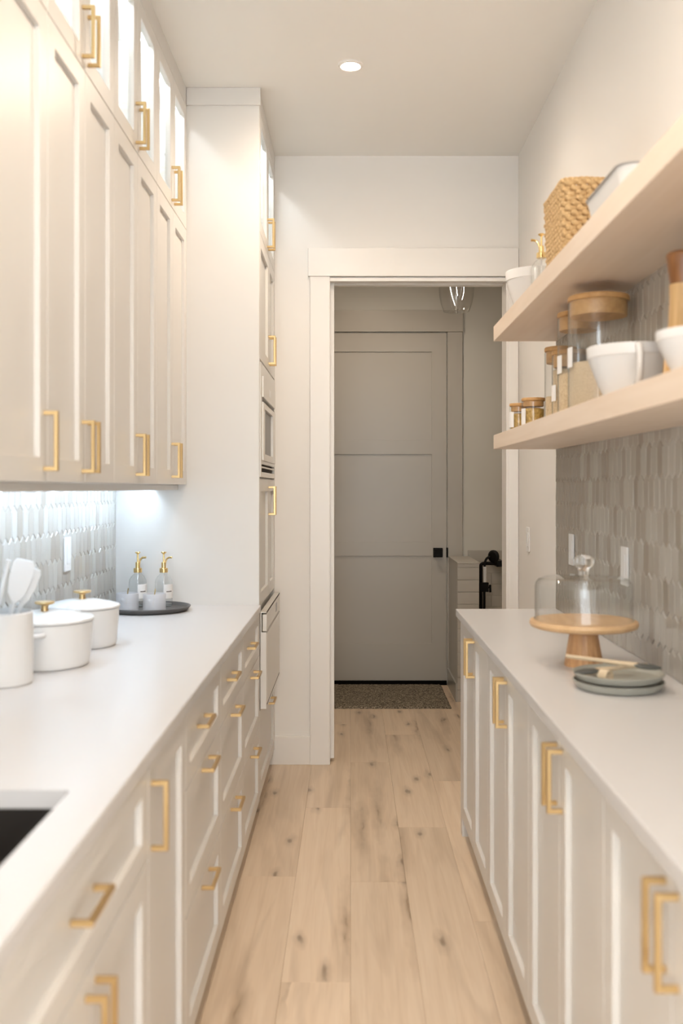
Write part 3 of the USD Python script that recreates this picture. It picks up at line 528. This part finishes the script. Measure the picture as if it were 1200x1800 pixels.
def utensil(label, cat, name, foot, tip, head):
    foot, tip = np.array(foot, float), np.array(tip, float); d = (tip - foot) / np.linalg.norm(tip - foot)
    t = thing(name, label, cat, foot); part(t, 'handle', tube([foot, foot + (tip - foot) * 0.5, foot + (tip - foot) * (0.72 if head else 1.0)], [0.006, 0.0055, 0.0055], 12), 'silicone')
    if head:
        w, L, th = head; p = foot + (tip - foot) * 0.68; sd = np.cross(d, [0.35, -0.9, 0.1]); sd /= np.linalg.norm(sd); n = np.cross(d, sd); prof = [(0, .16), (0.22, .8), (0.55, 1), (0.9, 1), (1, .75)]; hulls = []
        pts = []
        for q, k_ in prof:
            for a in (-1, 1):
                for b in (-1, 1): pts.append(p + d * L * q + sd * a * w / 2 * k_ + n * b * th / 2)
        part(t, 'head', as_mesh(manifold3d.Manifold.hull_points(np.array(pts))), 'silicone', smooth=50)
def up(px, py, y): s = 1750 / y; return ((px - 616) / s, y, EYE - (py - 857) / s)
utensil('broad white silicone spatula leaning in the crock', 'spatula', 'spatula', (cx - 0.02, cy, CZ + 0.022), up(40, 1000, 2.49), (0.052, 0.11, 0.012))
utensil('white slotted turner in the crock, behind the broad spatula', 'spatula', 'turner', (cx - 0.03, cy + 0.03, CZ + 0.022), up(58, 1010, 2.52), (0.035, 0.10, 0.010))
utensil('slim white stick handle standing highest in the crock', 'utensil', 'stirring_stick', (cx - 0.045, cy - 0.01, CZ + 0.022), up(15, 984, 2.47), None)
utensil('white spoon half cut off, nearest the edge in the crock', 'spoon', 'mixing_spoon', (cx + 0.005, cy - 0.05, CZ + 0.022), up(-24, 1005, 2.44), (0.05, 0.09, 0.014))
ms = thing('measuring_spoon', 'small brass measuring spoon lying in front of the crock', 'spoon', (-0.885, 2.37, CZ))
part(ms, 'handle', tube([(-0.99 + .03, 2.30, CZ + 0.006), (-0.90, 2.36, CZ + 0.006)], 0.0045, 8), 'bright_brass')
part(ms, 'bowl', lathe([(0, 0.001), (0.012, 0.001), (0.020, 0.008), (0.021, 0.013), (0.019, 0.013), (0.011, 0.004), (0, 0.003)], 28, (-0.866, 2.378, CZ)), 'bright_brass')

tx, ty, tr = -0.805, 3.955, 0.168
tr_ = thing('serving_tray', 'round dark grey stone tray holding soap bottles by the tower', 'tray', (tx, ty, CZ))
part(tr_, 'dish', lathe([(0, 0), (tr * 0.86, 0), (tr * 0.93, 0.004), (tr, 0.017), (tr, 0.020), (tr - 0.006, 0.0205), (tr * 0.90, 0.009), (tr * 0.86, 0.007), (0, 0.007)], 72, (tx, ty, CZ)), 'tray_stone')
def soap_bottle(x, y, z, label, ang, group=None, lab=True):
    t = thing('soap_bottle', label, 'soap bottle', (x, y, z), group); c = (x, y, z)
    part(t, 'bottle', lathe([(0, 0.001), (0.031, 0.001), (0.035, 0.006), (0.035, 0.098), (0.033, 0.110), (0.026, 0.122), (0.017, 0.130), (0.0145, 0.134), (0.0145, 0.148)], 40, c), 'clear_glass', smooth=True)
    part(t, 'bottle_base', lathe([(0, 0.0012), (0.030, 0.0012), (0.034, 0.005), (0.034, 0.010), (0.030, 0.013), (0, 0.009)], 40, c), 'clear_glass', smooth=True)
    pm = part(t, 'pump', [lathe([(0, 0.138), (0.0165, 0.138), (0.017, 0.140), (0.017, 0.154), (0.0155, 0.156), (0.0095, 0.157), (0.0095, 0.178), (0.008, 0.180), (0, 0.180)], 32, c), lathe([(0, 0.179), (0.0035, 0.179), (0.0035, 0.212), (0.010, 0.217), (0.0115, 0.220), (0.009, 0.222), (0, 0.2225)], 24, c)], 'bright_brass')
    d = np.array([math.cos(ang), math.sin(ang), 0]); q = np.array(c)
    part(pm, 'spout', tube(np.vstack([bez(q + d * 0.007 + [0, 0, 0.174], q + d * 0.010 + [0, 0, 0.203], q + d * 0.036 + [0, 0, 0.199], 9)]), np.linspace(0.0032, 0.0045, 9), 10), 'bright_brass')
    part(t, 'dip_tube', tube([q + [0, 0, 0.015], q + [0, 0, 0.14]], 0.0022, 8), 'silicone')
    if lab:
        th = np.linspace(math.radians(-80), math.radians(10), 14); V, F = [], []
        for r_ in (0.0352, 0.0357):
            for zz in (0.035, 0.092):
                for a in th: V.append([x + r_ * math.cos(a), y + r_ * math.sin(a), z + zz])
        n = len(th)
        for i in range(n - 1): F += [[2 * n + i, 2 * n + i + 1, 3 * n + i + 1], [2 * n + i, 3 * n + i + 1, 3 * n + i], [i, n + i + 1, i + 1], [i, n + i, n + i + 1]]
        lb = part(t, 'label', trimesh.Trimesh(V, F, process=False), 'label_paper', smooth=True)
        th = np.linspace(math.radians(-62), math.radians(-20), 8); V, F = [], []
        for zz in (0.061, 0.0655):
            for a in th: V.append([x + 0.0360 * math.cos(a), y + 0.0360 * math.sin(a), z + zz])
        for i in range(7): F += [[i, i + 1, 9 + i], [i, 9 + i, 8 + i]]
        part(lb, 'printed_line', trimesh.Trimesh(V, F, process=False), 'ink', smooth=True)
soap_bottle(-0.862, 4.035, CZ + 0.007, 'clear glass soap bottle with brass pump on the grey tray, nearer the tile', math.radians(-15))
soap_bottle(-0.757, 4.035, CZ + 0.007, 'clear glass soap bottle with brass pump on the grey tray, farther from the tile', math.radians(-15))
def salt_cellar(x, y, label):
    c = (x, y, CZ + 0.0074); t = thing('glass_cellar', label, 'glass jar', c); R, H = 0.044, 0.070
    part(t, 'vessel', lathe([(0, 0), (R - 0.003, 0), (R, 0.004), (R, H - 0.002), (R - 0.002, H), (R - 0.006, H - 0.001), (R - 0.007, 0.012), (0, 0.010)], 48, c), 'frosted_glass')
    part(t, 'spoon', tube([(x - 0.008, y + 0.01, c[2] + 0.020), (x + 0.004, y, c[2] + 0.088)], 0.0022, 8), 'bright_brass', label='thin brass spoon')
    part(t, 'candle_wick', trimesh.creation.icosphere(2, 0.008).apply_translation((x - 0.012, y - R * 0.7, c[2] + 0.045)), 'white_ceramic', smooth=True)
salt_cellar(-0.762, 3.868, 'low frosted glass jar with brass spoon, middle of the tray front')
salt_cellar(-0.872, 3.890, 'low frosted glass jar with thin brass spoon, on the tray edge behind the larger pot')

# ------------------------------------------------------------------ right worktop: cake stand, plates
kx_, ky_ = 0.640, 2.735
cs = thing('cake_stand', 'round wooden cake stand on a flared foot, on the shallow worktop', 'cake stand', (kx_, ky_, CZ))
part(cs, 'foot', lathe([(0, 0), (0.052, 0), (0.053, 0.003), (0.037, 0.098), (0.037, 0.103), (0, 0.103)], 20, (kx_, ky_, CZ)), 'acacia_stem', smooth=8)
part(cs, 'plate', lathe([(0, 0.1032), (0.130, 0.1032), (0.143, 0.108), (0.147, 0.116), (0.145, 0.124), (0.138, 0.126), (0, 0.124)], 72, (kx_, ky_, CZ)), 'acacia')
dz = CZ + 0.1265
cd = thing('cake_dome', 'clear glass dome with a round knob covering the cake stand', 'cake dome', (kx_, ky_, dz))
part(cd, 'dome', lathe([(0.1345, 0.0), (0.1355, 0.001), (0.1345, 0.003), (0.132, 0.004), (0.132, 0.088), (0.130, 0.101), (0.122, 0.111), (0.108, 0.116), (0.05, 0.120), (0.0, 0.121)], 64, (kx_, ky_, dz)), 'clear_glass', smooth=True)
part(cd, 'knob', lathe([(0.0, 0.1212), (0.016, 0.1212), (0.013, 0.128), (0.015, 0.138), (0.026, 0.150), (0.029, 0.160), (0.026, 0.169), (0.015, 0.176), (0, 0.178), ], 40, (kx_, ky_, dz)), 'solid_glass', smooth=True)
px_, py_ = 0.652, 2.425
def dish(z, R, H, label):
    t = thing('plate', label, 'plate', (px_, py_, z))
    part(t, 'plate_body', lathe([(0, 0), (R * 0.80, 0), (R * 0.90, 0.003), (R - 0.002, H - 0.003), (R, H), (R - 0.003, H + 0.001), (R * 0.90, 0.010), (R * 0.82, 0.0065), (0, 0.006)], 72, (px_, py_, z)), 'plate_glaze')
dish(CZ, 0.110, 0.020, 'grey-green stoneware plate, lower of the two stacked plates')
dish(CZ + 0.0212, 0.110, 0.019, 'grey-green stoneware plate with raised rim, upper of the two stacked')
zz = CZ + 0.0212 + 0.006
def server(name, label, a, b, hw, matn, dark):
    a, b = np.array(a, float), np.array(b, float); d = (b - a) / np.linalg.norm(b - a); t = thing(name, label, 'cutlery', a)
    part(t, 'handle', tube([a, a + (b - a) * 0.3, b], [0.007, 0.0055, 0.0048], 12), matn)
    m = trimesh.creation.icosphere(3, 1.0); m.apply_scale((0.034, hw, 0.006)); T = np.eye(4); s = np.cross([0, 0, 1], d); s /= np.linalg.norm(s); n = np.cross(d, s); T[:3, 0], T[:3, 1], T[:3, 2], T[:3, 3] = d, s, n, a - d * 0.025
    m.apply_transform(T); part(t, 'bowl', m, dark, smooth=True)
server('salad_server', 'horn-handled server with dark bowl lying across the stacked plates', (0.598, 2.425, zz + 0.0165), (0.735, 2.47, zz + 0.022), 0.023, 'horn', 'dark_slate')
server('salad_server', 'horn-handled server pointing toward the aisle across the stacked plates', (0.690, 2.395, zz + 0.034), (0.545, 2.515, zz + 0.036), 0.020, 'horn', 'dark_slate')
nk = thing('napkin_ring', 'small tan napkin ring on the rim of the upper plate', 'napkin ring', (0.585, 2.36, zz))
part(nk, 'ring', lathe([(0.011, -0.012), (0.014, -0.012), (0.015, 0), (0.014, 0.012), (0.011, 0.012), (0.011, -0.012)], 24).apply_transform(trimesh.transformations.rotation_matrix(PI / 2, [0.8, 0.6, 0])).apply_translation((0.604, 2.36, zz + 0.016)), 'horn')

# ------------------------------------------------------------------ lower shelf
ZL, ZUU = 1.5972, 2.0362
def jar(x, y, R, H, label, fill, fmat, lab_z, lab_h, lid_h=0.016):
    t = thing('storage_jar', label, 'jar', (x, y, ZL)); c = (x, y, ZL); z1 = H - lid_h
    part(t, 'glass_body', lathe([(0, 0.001), (R - 0.004, 0.001), (R - 0.0005, 0.004), (R, 0.010), (R, z1 - 0.004), (R - 0.001, z1), (R - 0.003, z1)], 56, c), 'jar_glass', smooth=True)
    lid = part(t, 'lid', lathe([(0, z1 + 0.0005), (R - 0.001, z1 + 0.0005), (R + 0.001, z1 + 0.003), (R + 0.001, H - 0.003), (R - 0.001, H), (0, H)], 56, c), 'bamboo')
    pd_ = 0.042 if H > 0.2 else 0.020
    part(lid, 'plug', lathe([(0, z1 - pd_), (R - 0.007, z1 - pd_), (R - 0.0055, z1 - pd_ + 0.004), (R - 0.0055, z1), (0, z1)], 48, c), 'bamboo')
    if fill:
        zs = np.linspace(0.003, fill, 26); prof = [(0, 0.003)] + [(R - 0.004, z_) for z_ in zs] + [(R * 0.5, fill + 0.004), (0, fill + 0.006)]
        m = lathe(prof, 90, c); v = np.array(m.vertices); nse = meshkit.noise((v - np.array(c)) * 120, 3) - 0.5; rad = v[:, :2] - np.array([x, y]); rr = np.linalg.norm(rad, axis=1)[:, None]
        v[:, :2] -= np.where(rr > R * 0.9, rad / np.maximum(rr, 1e-6) * np.abs(nse)[:, None] * 0.006, 0); m.vertices = v
        part(t, 'contents', m, fmat, smooth=True)
    if lab_z:
        # white tag on the aisle side of the glass
        hw_ = min(0.030 / R, 0.85); th = np.linspace(PI - hw_, PI + hw_, 12); V, F = [], []
        for r_ in (R + 0.0003, R + 0.0009):
            for z_ in (lab_z, lab_z + lab_h):
                for a_ in th: V.append([x + r_ * math.cos(a_), y + r_ * math.sin(a_), ZL + z_])
        n = len(th)
        for i in range(n - 1): F += [[2 * n + i, 2 * n + i + 1, 3 * n + i + 1], [2 * n + i, 3 * n + i + 1, 3 * n + i], [i, n + i + 1, i + 1], [i, n + i, n + i + 1]]
        part(t, 'label', trimesh.Trimesh(V, F, process=False), 'label_paper', smooth=True)
jar(0.722, 2.90, 0.0875, 0.344, 'largest tall glass jar with bamboo lid, behind the white bowl', 0.150, 'grains', 0.137, 0.058)
jar(0.735, 3.215, 0.066, 0.352, 'slim tall glass jar with bamboo lid, second tallest on the lower shelf', 0.155, 'oats', 0.155, 0.058)
jar(0.758, 3.450, 0.060, 0.262, 'medium glass jar of pale oats with bamboo lid, between slim jar and pasta jars', 0.195, 'oats', 0.087, 0.055)
jar(0.768, 3.640, 0.058, 0.300, 'glass jar with bamboo lid mostly hidden behind the oats jar', 0.12, 'oats', 0, 0)
jar(0.690, 3.760, 0.044, 0.126, 'squat glass jar of golden pasta, nearer the oats jar', 0.085, 'pasta', 0.026, 0.060, 0.012)
jar(0.660, 3.905, 0.036, 0.118, 'smallest squat glass jar of golden pasta at the shelf end', 0.075, 'pasta', 0.024, 0.060, 0.012)
def bowl(x, y, z, R, H, label, name='mixing_bowl', grip=None):
    c = (x, y, z); t = thing(name, label, 'bowl', c)
    part(t, 'bowl_body', lathe([(0, 0), (R * 0.52, 0), (R * 0.56, 0.004), (R * 0.74, H * 0.33), (R * 0.90, H * 0.66), (R * 0.965, H * 0.80), (R * 0.985, H * 0.81), (R, H - 0.003), (R - 0.001, H), (R - 0.004, H), (R * 0.94, H * 0.8), (R * 0.70, H * 0.34), (R * 0.50, 0.010), (0, 0.008)], 64, c), 'white_ceramic')
    if grip is not None:
        d = np.array([math.cos(grip), math.sin(grip), 0]); q = np.array(c)
        pts = np.vstack([bez(q + d * (R * 0.975) + [0, 0, H * 0.93], q + d * (R + 0.040) + [0, 0, H * 0.98], q + d * (R + 0.030) + [0, 0, H * 0.55], 10), bez(q + d * (R + 0.030) + [0, 0, H * 0.55], q + d * (R + 0.018) + [0, 0, H * 0.25], q + d * (R * 0.76) + [0, 0, H * 0.30], 8)[1:]])
        part(t, 'handle', tube(pts, 0.008, 12), 'white_ceramic')
bowl(0.706, 2.50, ZL, 0.112, 0.140, 'white ceramic batter bowl with a handle on the lower shelf', grip=math.radians(-98))
bowl(0.690, 1.95, ZL, 0.090, 0.095, 'small white bowl in front of the pepper mill, cut by the frame', 'small_bowl')
mx, my = 0.742, 2.23
pm_ = thing('pepper_mill', 'tall wooden pepper mill with dark top on the lower shelf', 'pepper mill', (mx, my, ZL))
part(pm_, 'body', lathe([(0, 0), (0.044, 0), (0.045, 0.004), (0.043, 0.03), (0.036, 0.10), (0.030, 0.16), (0.0275, 0.215), (0.028, 0.243), (0, 0.243)], 48, (mx, my, ZL)), 'mill_oak')
part(pm_, 'head', lathe([(0, 0.2435), (0.026, 0.2435), (0.027, 0.25), (0.032, 0.285), (0.034, 0.305), (0.033, 0.312), (0.025, 0.317), (0, 0.318)], 48, (mx, my, ZL)), 'walnut', label='dark turned top')

# ------------------------------------------------------------------ upper shelf
bowl(0.718, 3.86, ZUU, 0.117, 0.185, 'deep white bowl with incised rim line at the end of the upper shelf', 'deep_bowl', grip=math.radians(-100))
soap_bottle(0.655, 3.42, ZUU, 'glass soap bottle with brass pump between basket and bowl on the upper shelf', math.radians(180), lab=False)
bk = thing('woven_basket', 'tan woven seagrass basket on the upper shelf', 'basket', (0.70, 2.945, ZUU))
def rope_loop(x0, x1, y0, y1, z, amp, phase, r):
    P = []; cr_ = 0.018
    for (cx_, cy_, a0) in ((x1 - cr_, y1 - cr_, 0), (x0 + cr_, y1 - cr_, PI / 2), (x0 + cr_, y0 + cr_, PI), (x1 - cr_, y0 + cr_, 1.5 * PI)):
        for a_ in np.linspace(a0, a0 + PI / 2, 6): P.append((cx_ + cr_ * math.cos(a_), cy_ + cr_ * math.sin(a_)))
    P.append(P[0]); P = np.array(P); L = np.r_[0, np.cumsum(np.linalg.norm(np.diff(P, axis=0), axis=1))]; n = int(L[-1] / 0.0045); s = np.linspace(0, L[-1], n)
    q = np.stack([np.interp(s, L, P[:, 0]), np.interp(s, L, P[:, 1])], 1); d = np.gradient(q, axis=0); d /= np.linalg.norm(d, axis=1)[:, None]; nn = np.stack([d[:, 1], -d[:, 0]], 1)
    k_ = round(L[-1] / 0.030); w = np.sin(s / L[-1] * 2 * PI * k_ + phase); q = q + nn * (amp * w)[:, None]
    z_ = z + 0.0035 * np.cos(s / L[-1] * 2 * PI * k_ + phase + 0.6) + 0.001 * np.sin(s * 61)
    return tube(np.column_stack([q, z_]), r * (1 + 0.15 * np.sin(s / L[-1] * 2 * PI * k_ * 2)), 8, False)
bx0, bx1, by0, by1, nr = 0.606, 0.805, 2.812, 3.075, 15
for i in range(nr):
    g = 0.006 * i / nr; zc_ = ZUU + 0.0137 + i * 0.0140
    part(bk, 'woven_strand', rope_loop(bx0 - g + 0.004, bx1 + g - .004, by0 - g, by1 + g, zc_, 0.0042, PI * (i % 2), 0.0084), 'seagrass', smooth=True)
part(bk, 'rim', [rope_loop(bx0 - 0.006, bx1 + .004, by0 - 0.006, by1 + 0.006, ZUU + 0.009 + nr * 0.0142 - 0.004, 0.002, p_, 0.006) for p_ in (0, PI)], 'seagrass', smooth=True)
part(bk, 'lining', bx(bx0 + 0.006, bx1 - 0.006, by0 + 0.006, by1 - 0.006, ZUU + 0.0005, ZUU + 0.205), 'seagrass')
ed = thing('baking_dish', 'white enamel baking dish with a grey rim, on the upper shelf before the basket', 'dish', (0.70, 2.34, ZUU))
dsh = manifold3d.Manifold.batch_hull([rounded(0.608, 0.800, 2.205, 2.515, ZUU, ZUU + 0.004, 0.03), rounded(0.594, 0.815, 2.19, 2.53, ZUU + 0.060, ZUU + 0.064, 0.04)])
dsi = manifold3d.Manifold.batch_hull([rounded(0.612, 0.796, 2.209, 2.511, ZUU + 0.005, ZUU + 0.007, 0.03), rounded(0.598, 0.811, 2.194, 2.526, ZUU + 0.063, ZUU + 0.07, 0.04)])
part(ed, 'dish_body', dsh - dsi, 'white_enamel')
part(ed, 'rim', rounded(0.589, 0.820, 2.185, 2.535, ZUU + 0.0642, ZUU + 0.0675, 0.044) - rounded(0.598, 0.811, 2.194, 2.526, 0, 3, 0.04), 'grey_rim', label='grey metal rim')
vs = thing('leafy_sprig', 'yellow-green leafy sprig in a small vase, one leaf tip in view', 'plant', (0.70, 1.55, ZUU))
part(vs, 'vase', lathe([(0, 0), (0.03, 0), (0.04, 0.03), (0.035, 0.07), (0.02, 0.09), (0.022, 0.10), (0.018, 0.10), (0.016, 0.09), (0, 0.085)], 32, (0.70, 1.55, ZUU)), 'white_ceramic')
stp = bez((0.70, 1.55, ZUU + 0.06), (0.68, 1.58, ZUU + 0.20), (0.60, 1.66, ZUU + 0.10), 14); part(vs, 'stem', tube(stp, 0.002, 6), 'leaf')
for i in (5, 7, 9, 11, 13):
    m = trimesh.creation.icosphere(2, 1.0); m.apply_scale((0.024, 0.010, 0.0012)); m.apply_transform(trimesh.transformations.euler_matrix(0.3 * i, 0.5, 2.4 + 0.5 * (-1) ** i)); m.apply_translation(stp[i] + np.array([-0.010, 0.012, -0.004])); part(vs, 'leaf', m, 'leaf', smooth=True)
